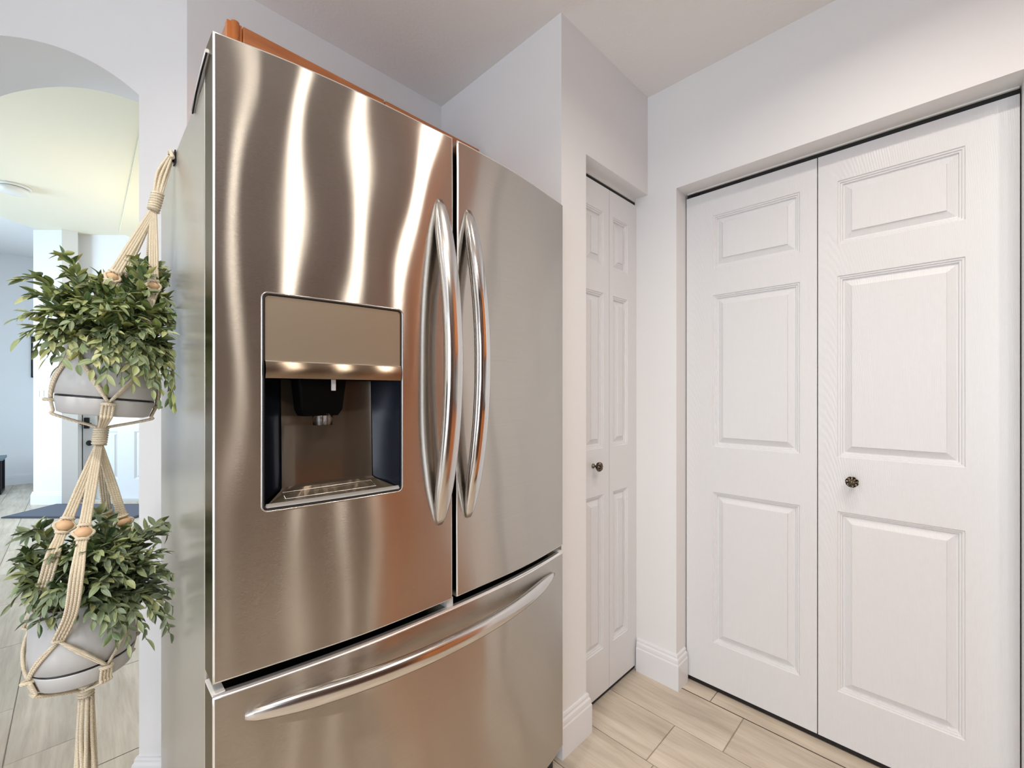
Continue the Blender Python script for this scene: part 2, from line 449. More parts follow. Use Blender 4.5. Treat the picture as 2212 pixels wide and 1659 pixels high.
# left kitchen wall with an opening for the sliding glass door
b = MB(); y0, y1, zt = -1.35, .95, 2.12
b.box((-2.52,-1.7,0),(-2.4,y0,CEIL)); b.box((-2.52,y1,0),(-2.4,4.3,CEIL)); b.box((-2.52,y0,zt),(-2.4,y1,CEIL))
wall('wall_left', b)
w1 = structure('window_1')
fm = MB()
for (ya, yb) in ((y0, -.2), (-.2, y1)):
    fm.box((-2.50, ya, 0), (-2.44, ya+.06, zt)); fm.box((-2.50, yb-.06, 0), (-2.44, yb, zt)); fm.box((-2.50, ya+.06, 0), (-2.44, yb-.06, .08)); fm.box((-2.50, ya+.06, zt-.06), (-2.44, yb-.06, zt))
fm.build('frame', M['trim'], w1)
for (ya, yb) in ((y0, -.2), (-.2, y1)):
    gm = MB(); gm.box((-2.473, ya+.06, .08), (-2.467, yb-.06, zt-.06)); gm.build('pane', M['clear'], w1)
w3 = structure('window_3'); fm = MB()
fm.box((-3.58,5.8,.6),(-3.52,5.86,2.4)); fm.box((-3.58,7.34,.6),(-3.52,7.4,2.4)); fm.box((-3.58,5.86,.6),(-3.52,7.34,.66)); fm.box((-3.58,5.86,2.34),(-3.52,7.34,2.4)); fm.build('frame', M['trim'], w3)
gm = MB(); gm.box((-3.553,5.86,.66),(-3.547,7.34,2.34)); gm.build('pane', M['clear'], w3)

# arch wall: its plane faces the camera squarely
DW, TH = 1.248, .212
XL, XR = -1.963, -1.072
SPR = HC + .858; RISE = .173
cx = (XL+XR)/2; hw = (XR-XL)/2; RAD = (hw*hw + RISE*RISE)/(2*RISE)
def archz(x): return SPR + RISE - RAD + math.sqrt(max(0, RAD*RAD-(x-cx)**2))
b = MB(); N = 36
xend = -.934; xleft = -4.66
for d in (DW, DW+TH):
    rt = xend if d == DW else xend+.06
    b.poly([fr(xleft,d,0), fr(XL,d,0), fr(XL,d,FCEIL), fr(xleft,d,FCEIL)])
    b.poly([fr(XR,d,0), fr(rt,d,0), fr(rt,d,FCEIL), fr(XR,d,FCEIL)])
    for i in range(N):
        xa = XL+(XR-XL)*i/N; xb = XL+(XR-XL)*(i+1)/N
        b.poly([fr(xa,d,archz(xa)), fr(xb,d,archz(xb)), fr(xb,d,FCEIL), fr(xa,d,FCEIL)])
b.grid([[fr(XL+(XR-XL)*i/N, d, archz(XL+(XR-XL)*i/N)) for i in range(N+1)] for d in (DW, DW+TH)], True)
for x, z in ((XL, SPR), (XR, SPR)):
    b.poly([fr(x,DW,0), fr(x,DW+TH,0), fr(x,DW+TH,z), fr(x,DW,z)])
wall('wall_arch', b)

# entry hall
D1, D2 = 4.61, 4.757
xa, xb = (72-1106)*D1/938, (140-1106)*D1/938
xd0 = (171-1106)*D2/938; xd1 = xd0 + .91; DH = HC + .86
b = MB()
def fbox(b, xa, xb, da, db, z0, z1): b.prism([fr(xa,da,0)[:2], fr(xb,da,0)[:2], fr(xb,db,0)[:2], fr(xa,db,0)[:2]], z0, z1)
fbox(b, xa, xb, D1, D1+.3, 0, FCEIL)
fbox(b, xb, xd0, D2, D2+.3, 0, FCEIL)
fbox(b, xd0, xd1, D2, D2+.3, DH+.02, FCEIL)
fbox(b, xd1, xd1+1.5, D2, D2+.3, 0, FCEIL)
fbox(b, xd0, xd1, D2+.2, D2+.3, 0, DH+.02)
wall('wall_entry', b)
b = MB(); b.box((-3.6, 8.5, 0), (0.0, 8.6, FCEIL+.05)); b.box((-.12, 6.6, 0), (-.0, 8.5, FCEIL+.05)); wall('wall_den', b)
b = MB()
b.box((-3.6,3.9,0),(-3.5,5.8,FCEIL)); b.box((-3.6,7.4,0),(-3.5,8.5,FCEIL)); b.box((-3.6,5.8,0),(-3.5,7.4,.6)); b.box((-3.6,5.8,2.4),(-3.5,7.4,FCEIL)); b.box((-3.6,4.2,0),(-2.4,4.3,FCEIL))
wall('wall_den_side', b)
b = MB(); b.box((.62, BACK+.13, 0), (.70, 5.75, FCEIL)); wall('wall_hall', b)

# baseboards -------------------------------------------------------
PROF = [(0,.136),(.0055,.136),(.0075,.131),(.0075,.124),(.0115,.118),(.0125,.109),(.0125,.103),(.015,.098),(.015,0),(0,0)]
def baseboard(name, path, flip=1, hscale=1.0):
    """path: 2D wall-face points; the profile stands out on the left of travel (flip=-1: right); corners are mitred"""
    b = MB(); P = [Vector((x, y)) for x, y in path]; rows = []
    for i, p in enumerate(P):
        ns = []
        if i > 0: t = (P[i]-P[i-1]).normalized(); ns.append(Vector((-t.y, t.x))*flip)
        if i < len(P)-1: t = (P[i+1]-P[i]).normalized(); ns.append(Vector((-t.y, t.x))*flip)
        nrm = sum(ns, Vector((0,0))).normalized(); k = 1/max(.3, nrm.dot(ns[0]))
        rows.append([(p.x+nrm.x*o*k, p.y+nrm.y*o*k, z*hscale) for o, z in PROF])
    ids = b.grid(rows, False, True); b.face(ids[0][::-1]); b.face(ids[-1])
    return b.build(name, M['trim'], kind='structure')
baseboard('baseboard_pantry', [(1.113, FRONT+.3), (1.113, FRONT), (1.249, FRONT), (1.249, FRONT+.045)], -1)
baseboard('baseboard_right', [(RIGHT, FRONT+.046), (RIGHT, .762), (RIGHT+.075, .762)], -1)
baseboard('baseboard_arch', [fr(XR, DW+TH-.01, 0)[:2], fr(XR, DW, 0)[:2], fr(xend, DW, 0)[:2], (.5, BACK)], -1)
baseboard('baseboard_entry', [fr(xa, D1+.28, 0)[:2], fr(xa, D1, 0)[:2], fr(xb-.01, D1, 0)[:2]], -1)
baseboard('baseboard_den', [(-3.4, 8.5), (-.13, 8.5)], -1)

# ------------------------------------------------------------------ moulded doors
STEPS = [(0,0),(.0022,.0030),(.0062,.0034),(.0080,.0066),(.0120,.0070),(.0140,.0120),(.0175,.0125),(.037,.0042),(.0378,.0010)]
def panel_mesh(w, h):
    b = MB(); rows = []
    for i, d in STEPS:
        rows.append([(i, d, i), (w-i, d, i), (w-i, d, h-i), (i, d, h-i)])
    ids = b.grid(rows, False, True); b.face(ids[-1])
    return b.mesh('raised_panel')
def door_leaf(parent, loc, w, h, t, panels, mat):
    """front face at local y=0 facing -y; panels: (x0,x1,z0,z1)"""
    b = MB()
    xs = sorted({0, w} | {q for p in panels for q in p[:2]}); zs = sorted({0, h} | {q for p in panels for q in p[2:]})
    for i in range(len(xs)-1):
        for j in range(len(zs)-1):
            mx, mz = (xs[i]+xs[i+1])/2, (zs[j]+zs[j+1])/2
            if any(p[0] < mx < p[1] and p[2] < mz < p[3] for p in panels): continue
            b.poly([(xs[i],0,zs[j]),(xs[i+1],0,zs[j]),(xs[i+1],0,zs[j+1]),(xs[i],0,zs[j+1])])
    b.poly([(0,t,0),(0,t,h),(w,t,h),(w,t,0)])
    for q in (((0,0,0),(w,0,0),(w,t,0),(0,t,0)), ((0,0,h),(0,t,h),(w,t,h),(w,0,h)), ((0,0,0),(0,t,0),(0,t,h),(0,0,h)), ((w,0,0),(w,0,h),(w,t,h),(w,t,0))): b.poly(q)
    o = b.build('door_leaf', mat, parent, loc)
    for (x0, x1, z0, z1) in panels:
        me = panel_mesh(x1-x0, z1-z0); me.materials.append(mat)
        q = bpy.data.objects.new('raised_panel', me); COL.objects.link(q); q.parent = o; q.location = (x0, 0, z0)
    return o
def knob(parent, loc):
    """openwork bird-cage knob, axis along local -y"""
    R = Matrix.Rotation(math.pi/2, 4, 'X')
    b = MB()
    b.lathe([(.0001,0),(.009,0),(.009,.003),(.0045,.005),(.004,.016),(.0075,.019),(.0001,.0205)], 16, R, cap=False)
    rz, rx, c = .0105, .0165, .028
    for k in range(8):
        a0 = 2*math.pi*k/8
        for sgn in (1, -1):
            pts = []
            for i in range(13):
                t = math.pi*i/12; a = a0 + sgn*1.1*i/12
                q = Vector((rx*math.sin(t)*math.cos(a), rx*math.sin(t)*math.sin(a), c - rz*math.cos(t)))
                pts.append(R @ q)
            b.tube(pts, .0017, 5)
    b.lathe([(.0001, c+.0085),(.005, c+.009),(.0045, c+.0115),(.0001, c+.0125)], 12, R, cap=False)
    b.lathe([(.0001,.02),(.0085,.022),(.0115,c),(.0085,c+.006),(.0001,c+.008)], 14, R, cap=False)
    return b.build('knob', M['bronze'], parent, loc)

DB = HC - 1.156                        # bottom of the bifold doors
DT = HC + .800
rows_z = [(HC+.492-DB, HC+.702-DB), (HC-.210-DB, HC+.388-DB), (HC-.984-DB, HC-.389-DB)]
# pantry bifold
PY = .937
d1 = structure('door_1', (1.252, PY, DB))
lw1, lw2 = .2245, .2105
l1 = door_leaf(d1, (0,0,0), lw1, DT-DB, .034, [(.066, .186, a, c) for a, c in rows_z], M['door'])
l2 = door_leaf(d1, (lw1+.003,0,0), lw2, DT-DB, .034, [(.026, .138, a, c) for a, c in rows_z], M['door'])
knob(l1, (.115, 0, HC-.272-DB))
b = MB(); b.box((-.003, .004, DT-DB+.017), (.438, .030, OPEN_H-DB)); b.build('track', M['white_plastic'], d1)
b = MB(); b.box((-.003, .008, DT-DB), (.438, .03, DT-DB+.017)); b.build('track_slot', M['black'], d1)
# wide bifold at the right
CX = 1.776
d2 = structure('door_2', (CX, .757, DB), (0,0,-math.pi/2))
lw = .4465
l3 = door_leaf(d2, (0,0,0), lw, DT-DB, .034, [(.104, .397, a, c) for a, c in rows_z], M['door'])
l4 = door_leaf(d2, (lw+.003,0,0), lw, DT-DB, .034, [(.053, .346, a, c) for a, c in rows_z], M['door'])
knob(l4, (.0945, 0, HC-.283-DB))
b = MB(); b.box((.004, -.002, DT-DB+.0155), (.895, .030, OPEN_H-.012-DB)); b.build('track', M['white_plastic'], d2)
b = MB(); b.box((.002, .006, DT-DB+.001), (.897, .03, DT-DB+.0155)); b.build('track_slot', M['black'], d2)
b = MB(); b.box((.018, -.003, DT-DB+.002), (.05, .012, DT-DB+.010)); b.build('pivot_bracket', M['blackmetal'], d2)
b = MB(); b.box((0, .008, -.019), (.438, .026, 0)); b.build('bottom_shade_strip', M['black'], d1)  # dark strips stand for the shade under both bifold doors
b = MB(); b.box((.002, .008, -.019), (.895, .026, 0)); b.build('bottom_shade_strip', M['black'], d2)
# front door, beyond the arch
e0 = fr(xd0+.012, D2+.03, .012)
d3 = structure('door_3', e0, (0,0,-math.pi/4))
pw = .30
fl = door_leaf(d3, (0,0,0), .89, DH-.03, .045, [(x0, x0+.26, z0, z1) for x0 in (.125, .565) for z0, z1 in ((.225, .75), (.93, 1.50), (1.60, 1.86))] , M['door'])
b = MB()
b.box((.018, -.012, .78), (.075, .0, .90)); b.box((.018, -.055, .825), (.13, -.035, .845)); b.box((.036, -.036, .825), (.056, -.01, .845))
b.build('door_handle', M['blackplastic'], fl, bevel=.003)
b = MB(); b.lathe([(.0001,0),(.03,0),(.03,.012),(.026,.018),(.0001,.018)], 20, Matrix.Rotation(math.pi/2,4,'X'), cap=False)
b.build('lock', M['blackplastic'], fl, (.075, 0, .62))
b = MB(); b.box((-.014, .002, 0), (-.001, .05, DH-.02)); b.build('weatherstrip', M['black'], d3)
b = MB(); b.box((-.02, -.05, -.012), (.9, .05, .008)); b.build('threshold', M['greyplastic'], d3)
b = MB(); b.box((-.125, -.012, -.012), (-.014, .02, DH+.06)); b.box((-.014, -.012, DH-.018), (.9, .02, DH+.06)); b.build('casing', M['trim'], d3)

# ------------------------------------------------------------------ refrigerator
FX0, FX1 = .1535, 1.066
SEAM0, SEAM1 = .606, .619
FC = (FX0+FX1)/2; HWD = (FX1-FX0)/2
def bow(x):
    t = abs((x-FC)/HWD)
    return .8385 + .0035*(x-FC)/HWD - .041*(1-min(1.02, t)**2.2)
def dent(x, z):
    """slight unevenness of the sheet steel"""
    return (.0015*math.sin(14.0*x + 2.6*math.sin(5.2*z+.4) + 1.0) + .0004*math.sin(17*z+4*x)*math.sin(26*x+1.0))*min(1, 12*(FX1-x), 12*(x-FX0+.01))
fridge = thing('refrigerator', 'brushed stainless steel French door refrigerator with freezer drawer and water dispenser in the alcove', 'refrigerator', (FC, 1.15, 0))
def frel(p): return (p[0]-FC, p[1]-1.15, p[2])
class FB(MB):
    def vert(self, p): return MB.vert(self, frel(p))
ZT, ZB = HC+.585, HC-.470
YB = .893
def door_panel(x0, x1, z0, z1, hole=None, name='door', nx=46, nz=90):
    b = FB(); c = .003
    xs = [x0+c+(x1-x0-2*c)*i/nx for i in range(nx+1)]; zs = [z0+c+(z1-z0-2*c)*j/nz for j in range(nz+1)]
    if hole:
        for h in hole[:2]:
            i = min(range(len(xs)), key=lambda k: abs(xs[k]-h)); xs[i] = h
        for h in hole[2:]:
            j = min(range(len(zs)), key=lambda k: abs(zs[k]-h)); zs[j] = h
    ids = {}
    for i, x in enumerate(xs):
        for j, z in enumerate(zs):
            ids[i,j] = b.vert((x, bow(x)+dent(x, z), z))
    for i in range(nx):
        for j in range(nz):
            if hole:
                mx, mz = (xs[i]+xs[i+1])/2, (zs[j]+zs[j+1])/2
                if hole[0] < mx < hole[1] and hole[2] < mz < hole[3]: continue
            b.face((ids[i,j], ids[i+1,j], ids[i+1,j+1], ids[i,j+1]), True)
    o = b.build(name, M['steel'], fridge)
    # folded edge strips: chamfer then the flange back to the gasket
    e = FB()
    ring0 = [(x, bow(x)+dent(x,z0+c), z0+c) for x in xs] + [(x1-c, bow(x1-c)+dent(x1-c,z), z) for z in zs[1:]] + [(x, bow(x)+dent(x,z1-c), z1-c) for x in xs[::-1][1:]] + [(x0+c, bow(x0+c)+dent(x0+c,z), z) for z in zs[::-1][1:-1]]
    def push(p, k, dy):
        x, y, z = p
        nxx = x0 if x <= x0+c+1e-6 else (x1 if x >= x1-c-1e-6 else x); nz_ = z0 if z <= z0+c+1e-6 else (z1 if z >= z1-c-1e-6 else z)
        return (x+(nxx-x)*k, y+dy, z+(nz_-z)*k)
    r1 = [push(p, .75, .0006) for p in ring0]; r2 = [push(p, 1, .0028) for p in ring0]
    e.grid([ring0, r1, r2], True, True)
    e.build('edge_trim', M['edge'], o, label='bright folded steel edge')
    e = FB()
    r3 = [(p[0], YB, p[2]) for p in r2]
    e.grid([r2, r3], False, True)
    i3 = [e.vert(p) for p in r3]; e.face(i3)
    e.build('flange', M['steel_side'], o)
    return o
HX0, HX1, HZ0, HZ1 = .2225, .4755, HC-.201, HC+.172
doorL = door_panel(FX0, SEAM0, ZB, ZT, (HX0, HX1, HZ0, HZ1))
doorR = door_panel(SEAM1, FX1, ZB, ZT)
DZ1, DZ0 = HC-.492, .085
drawer = door_panel(FX0, FX1, DZ0, DZ1, None, 'drawer', 80, 50)
for xc_ in (FX0, FX1-.018):
    b = FB(); b.box((xc_, bow(xc_)+.004, DZ1), (xc_+.018, YB, DZ1+.004))
    b.build('corner_cap', M['white_plastic'], drawer, label='pale plastic cap on the drawer corner')
b = FB()
n = 40
rows = [[(FX0+.002+(FX1-FX0-.004)*i/n, bow(FX0+(FX1-FX0)*i/n)+o, DZ1+z) for i in range(n+1)] for o, z in ((.002,-.001),(.0035,.003),(.013,.003),(.0135,-.001))]
b.grid(rows, False); b.build('top_lip', M['edge'], drawer, label='bright lip along the drawer top')
b = FB(); b.box((FC-.012, bow(FC)+.012, DZ1), (FC+.006, YB, ZB-.002)); b.build('hinge_tab', M['greyplastic'], fridge)

# cabinet body
b = FB(); b.box((FX0, .900, .05), (FX1-.002, 1.447, HC+.536)); b.build('body', M['sidegrey'], fridge, bevel=.003)
b = FB(); b.box((FX0+.012, .8935, DZ0+.01), (FX1-.012, .8995, HC+.53)); b.build('gasket', M['black'], fridge)
b = FB(); b.box((SEAM0+.0005, .83, ZB+.005), (SEAM1-.0005, .8995, ZT-.012)); b.build('seam_gasket', M['black'], fridge)
b = FB(); b.box((FX0+.01, .875, .0), (FX1-.01, .93, .08)); b.build('toe_grille', M['blackplastic'], fridge)
for x in (FX0+.002, FX1-.062):
    b = FB(); b.prism([(x, .897), (x+.06, .897), (x+.045, 1.0), (x+.0, 1.0)], HC+.536, HC+.558); b.build('hinge_cover', M['greyplastic'], fridge, bevel=.004)
    b = FB(); b.box((x+.004, .862, HC+.582-.026), (x+.04, .915, HC+.582-.012)); 
hp = [(FX0-.0015, .862, HC+.566), (FX0-.0025, .900, HC+.552), (FX0-.0025, .945, HC+.538), (FX0-.0015, .985, HC+.522)]
b = FB(); b.tube(hp, .0042, 8); b.build('hinge_arm', M['greyplastic'], fridge)
b = FB(); b.tube([(x-.002, y, z-.0045) for x, y, z in hp], .0014, 6); b.build('hinge_cable', M['blackmetal'], fridge)

# handles: a bar that bows away from the steel, thick in the middle and tapering to both ends
def vhandle(x, z0, z1, parent, mat, out=.062, wide=.0135):
    b = FB(); n = 44; rows = []
    for i in range(n+1):
        t = i/n; u = 2*t-1; z = z0+(z1-z0)*t
        k = math.sqrt(max(0, 1-abs(u)**2.2))
        w = .0065 + wide*min(1, 1.5*k); th = .003+.0105*min(1, 1.3*k)
        yf = bow(x) - .001 - out*(1-u*u)**.9 - .002      # front of the bar
        yb = min(bow(x)+.001, yf + 2*th)
        ring = []
        for a in range(12):
            g = 2*math.pi*a/12; ca, sa = math.cos(g), math.sin(g)
            ring.append((x + w*math.copysign(abs(ca)**.5, ca), (yf+yb)/2 + (yb-yf)/2*math.copysign(abs(sa)**.5, sa), z))
        rows.append(ring)
    ids = b.grid(rows, True, True); b.face(ids[0][::-1]); b.face(ids[-1])
    return b.build('handle', mat, parent)
vhandle(.569, HC-.292, HC+.432, doorL, M['handle'])
vhandle(.652, HC-.292, HC+.432, doorR, M['chrome'], wide=.0105)
b = FB(); n = 60; rows = []
for i in range(n+1):
    t = i/n; u = 2*t-1; x = .197+(1.010-.197)*t
    k = math.sqrt(max(0, 1-abs(u)**2.4))
    h = .004+.0135*min(1, 1.5*k); th = .003+.009*min(1, 1.3*k)
    yf = bow(x) - .003 - .052*(1-u*u)**.9; yb = min(bow(x)+.001, yf+2*th)
    ring = []
    for a in range(12):
        g = 2*math.pi*a/12; ca, sa = math.cos(g), math.sin(g)
        ring.append((x, (yf+yb)/2 + (yb-yf)/2*math.copysign(abs(ca)**.75, ca), HC-.541 + h*math.copysign(abs(sa)**.75, sa)))
    rows.append(ring)
ids = b.grid(rows, True, True); b.face(ids[0][::-1]); b.face(ids[-1])
b.build('handle', M['handle'], drawer)

# dispenser
def strip(b, x0, x1, z0, z1, off, n=16, bulge=0.0, m=2):
    rows = []
    for j in range(m+1):
        z = z0+(z1-z0)*j/m
        rows.append([(x0+(x1-x0)*i/n, bow(x0+(x1-x0)*i/n)+off-bulge*math.sin(math.pi*j/m)-0*i, z) for i in range(n+1)])
    b.grid(rows, True)
PX0, PX1 = HX0+.0035, HX1-.0035
BZ1, BZ0 = HC+.0555, HC+.0265
b = FB(); strip(b, PX0, PX1, BZ1+.001, HZ1-.0035, .0005); b.build('dispenser_panel', M['taupe'], doorL, label='taupe control panel above the dispenser')
b = FB(); strip(b, PX0, PX1, BZ0, BZ1, -.002, 16, .004, 6); 
b.grid([[(PX0+(PX1-PX0)*i/16, bow(PX0+(PX1-PX0)*i/16)+o, BZ0) for i in range(17)] for o in (-.002, .03)], False)
b.build('dispenser_bar', steel_mat('dispenser_bar_steel', (0.36, 0.29, 0.22), .25, .76), doorL)
b = FB(); b.grid([[(PX0+(PX1-PX0)*i/16, bow(PX0+(PX1-PX0)*i/16)-.0025+o, BZ1+z) for i in range(17)] for o, z in ((0,-.0005),(-.0005,.0006),(.003,.001))], False); b.build('bar_edge', M['edge'], doorL)
# recess: back panel, two side walls, roof
BX0, BX1 = .262, .437
YC = .875
b = FB()
nn = 10
rows = []
for j in range(nn+1):
    t = j/nn; z = HC-.172 + (BZ0-(HC-.172))*t
    rows.append([(BX0+(BX1-BX0)*i/12 + (.006 if i in (0,) else 0)*0, YC - .016*(2*i/12-1)**4 - .006*(1-t), z) for i in range(13)])
b.grid(rows, True); b.build('dispenser_back', M['cavity'], doorL)
for (xo, xi, nm) in ((PX0, BX0, 'left'), (PX1, BX1, 'right')):
    b = FB(); b.grid([[(xo, bow(xo)+.001, BZ0), (xo+(xi-xo)*.3, bow(xo)+.03, BZ0), (xi, YC-.012, BZ0)], [(xo, bow(xo)+.001, HZ0+.004), (xo+(xi-xo)*.3, bow(xo)+.03, HZ0+.012), (xi, YC-.018, HC-.172)]], True)
    b.build('dispenser_side', M['cavity_side'], doorL)
b = FB(); b.poly([(PX0, bow(PX0)+.002, BZ0-.0005), (PX1, bow(PX1)+.002, BZ0-.0005), (BX1, YC+.002, BZ0-.0005), (BX0, YC+.002, BZ0-.0005)]); b.build('dispenser_roof', M['housing'], doorL)
b = FB()
b.grid([[(.281,.822,BZ0), (.369,.822,BZ0), (.369,.868,BZ0), (.281,.868,BZ0)], [(.287,.828,HC-.030), (.364,.828,HC-.030), (.364,.868,HC-.030), (.287,.868,HC-.030)], [(.293,.834,HC-.042), (.358,.834,HC-.042), (.358,.868,HC-.042), (.293,.868,HC-.042)]], False, True)
b.poly([(.293,.834,HC-.042), (.358,.834,HC-.042), (.358,.868,HC-.042), (.293,.868,HC-.042)])
b.build('nozzle_housing', M['housing'], doorL, bevel=.003)
b = FB(); b.lathe([(.0175,-.016),(.0185,0),(.0185,.014),(.016,.014),(.016,-.014),(.0175,-.016)], 24, Matrix.Translation((.334, .850, HC-.044)), cap=False)
b.build('nozzle', M['clear'], doorL, label='clear plastic water spout')
b = FB(); b.box((.338, .816, BZ0-.021), (.345, .8205, BZ0)); b.build('lever_tab', M['greyplastic'], doorL)
# tray with a bright front lip
b = FB()
rows = []
for (f, z) in ((0, HZ0+.004), (.06, HZ0+.011), (.10, HZ0+.0075), (.9, HZ0+.0245), (1.0, HC-.172)):
    row = []
    for i in range(13):
        u = i/12; xa_, xb_ = PX0+(PX1-PX0)*u, BX0+(BX1-BX0)*u
        ya_, yb_ = bow(xa_)+.0005, YC-.006-.016*(2*u-1)**4
        row.append((xa_+(xb_-xa_)*f, ya_+(yb_-ya_)*f, z))
    rows.append(row)
b.grid(rows[:3], True); b.build('tray_lip', simple('tray_plastic', (0.26, 0.25, 0.24), .35), doorL)
b = FB(); b.grid(rows[2:], False); b.build('drip_tray', M['cavity'], doorL)
b = FB()
g = [(.262,.33), (.43,.33), (.43,.72), (.262,.72)]
def tray_pt(x, f):
    u = (x-PX0)/(PX1-PX0); y0_, y1_ = bow(x), YC-.012
    return (x, y0_+(y1_-y0_)*f, HZ0+.0075+(.0245-.0075)*(f-.1)/.8+.0008)
pts = [tray_pt(*q) for q in g]
b.tube(pts+[pts[0]], .0006, 4); b.build('grate_outline', M['edge'], doorL)
# rounded steel surround
def rrect(x0, x1, z0, z1, r, n=6):
    pts = []
    for cx_, cz_, a0 in ((x1-r, z1-r, 0), (x0+r, z1-r, 90), (x0+r, z0+r, 180), (x1-r, z0+r, 270)):
        for i in range(n+1):
            a = math.radians(a0+90*i/n); pts.append((cx_+r*math.cos(a), cz_+r*math.sin(a)))
    return pts
for grow, off, rr, mat, nm in ((.0012, -.0006, .0016, M['handle'], 'surround'), (-.0014, -.0002, .0016, M['black'], 'surround_gap')):
    b = FB(); P = rrect(HX0-grow, HX1+grow, HZ0-grow, HZ1+grow, .010)
    dense = []
    for i in range(len(P)):
        a_, c_ = P[i], P[(i+1) % len(P)]; m_ = max(1, int(math.hypot(a_[0]-c_[0], a_[1]-c_[1])/.02))
        dense += [(a_[0]+(c_[0]-a_[0])*k/m_, a_[1]+(c_[1]-a_[1])*k/m_) for k in range(m_)]
    path = [(x, bow(x)+off, z) for x, z in dense]
    b.tube(path+[path[0], path[1]], rr, 6, cap=False); b.build(nm, mat, doorL)

# ------------------------------------------------------------------ cherry cabinet over the refrigerator
CZ0, CZ1, CY = HC+.585, HC+.919, 1.243
cab = thing('wall_cabinet', 'cherry wood wall cabinet over the refrigerator, mostly hidden behind its top', 'cabinet', (.68, CY+.15, CZ0))
class CB(MB):
    def vert(self, p): return MB.vert(self, (p[0]-.68, p[1]-CY-.15, p[2]-CZ0))
b = CB(); b.box((.258, CY+.02, CZ0), (1.108, BACK-.002, CZ1-.004)); b.build('carcass', M['cherry'], cab, bevel=.002)
b = CB(); b.box((.258, CY+.001, CZ0), (.29, CY+.02, CZ1-.002))
b.lathe([(.0095, CZ0), (.0095, CZ1)], 20, Matrix.Translation((.2755, CY+.003, 0)))
b.build('pilaster', M['cherry_v'], cab)
for x0, x1 in ((.292, .679), (.682, 1.07)):
    b = CB(); b.box((x0, CY, CZ0+.003), (x1, CY+.019, CZ1)); 
    d = b.build('door', M['cherry'], cab, bevel=.003)
    b = CB(); rows = []
    for i, dd in ((0,0),(.004,.004),(.012,.004),(.03,-.001)):
        rows.append([(x0+.055+i, CY-.0005+dd, CZ0+.06+i), (x1-.055-i, CY-.0005+dd, CZ0+.06+i), (x1-.055-i, CY-.0005+dd, CZ1-.055-i), (x0+.055+i, CY-.0005+dd, CZ1-.055-i)])
    ids = b.grid(rows, False, True); b.face(ids[-1]); b.build('raised_panel', M['cherry'], d)
b = CB(); b.box((1.072, CY+.006, CZ0), (1.106, CY+.02, CZ1-.018)); b.build('face_frame', M['cherry_v'], cab)

# ------------------------------------------------------------------ hanging plants
R3 = Vector((1,0,0)); D3 = Vector((0,1,0)); U3 = Vector((0,0,1))
SIDE_X = FX0 - .004
def pot_profile():
    r = .0765
    return [(.0001,0),(r*.80,0),(r*.90,.003),(r*.985,.030),(r*.985,.0325),(r*.93,.0330),(r*.93,.0362),(r*1.0,.0375),(r*1.01,.07),(r*.97,.12),(r*.93,.150),(r*.90,.1525),(r*.87,.150),(r*.86,.135),(.0001,.135)]
def leaf_mesh(i, mat):
    L = .0255 + .003*(i % 3); Wd = (.0048, .0058, .0042, .0062, .0070)[i % 5]; droop = (.25, .55, .1, .8)[i % 4]
    b = MB(); prof = [(0,.10),(.14,.55),(.34,.95),(.55,1.0),(.76,.72),(.91,.34),(1.0,.03)]
    rows = []; mg = []
    for t, w in prof:
        z = -droop*L*.35*t*t; x = L*t
        for s_ in (-1, -.55, 0, .55, 1):
            rows.append((x, s_*w*Wd, z + abs(s_)*w*Wd*.45)); mg.append(1.0 if abs(s_) == 1 else (.0 if s_ else .35))
    n = 5
    b.v = rows
    for a in range(len(prof)-1):
        for c in range(n-1):
            b.face((a*n+c, a*n+c+1, (a+1)*n+c+1, (a+1)*n+c), True)
    me = bpy.data.meshes.new('leaf'); me.from_pydata(b.v, [], b.f); me.polygons.foreach_set('use_smooth', b.s)
    at = me.attributes.new('margin', 'FLOAT', 'POINT'); at.data.foreach_set('value', mg)
    me.materials.append(mat); return me, rows, b.f, mg

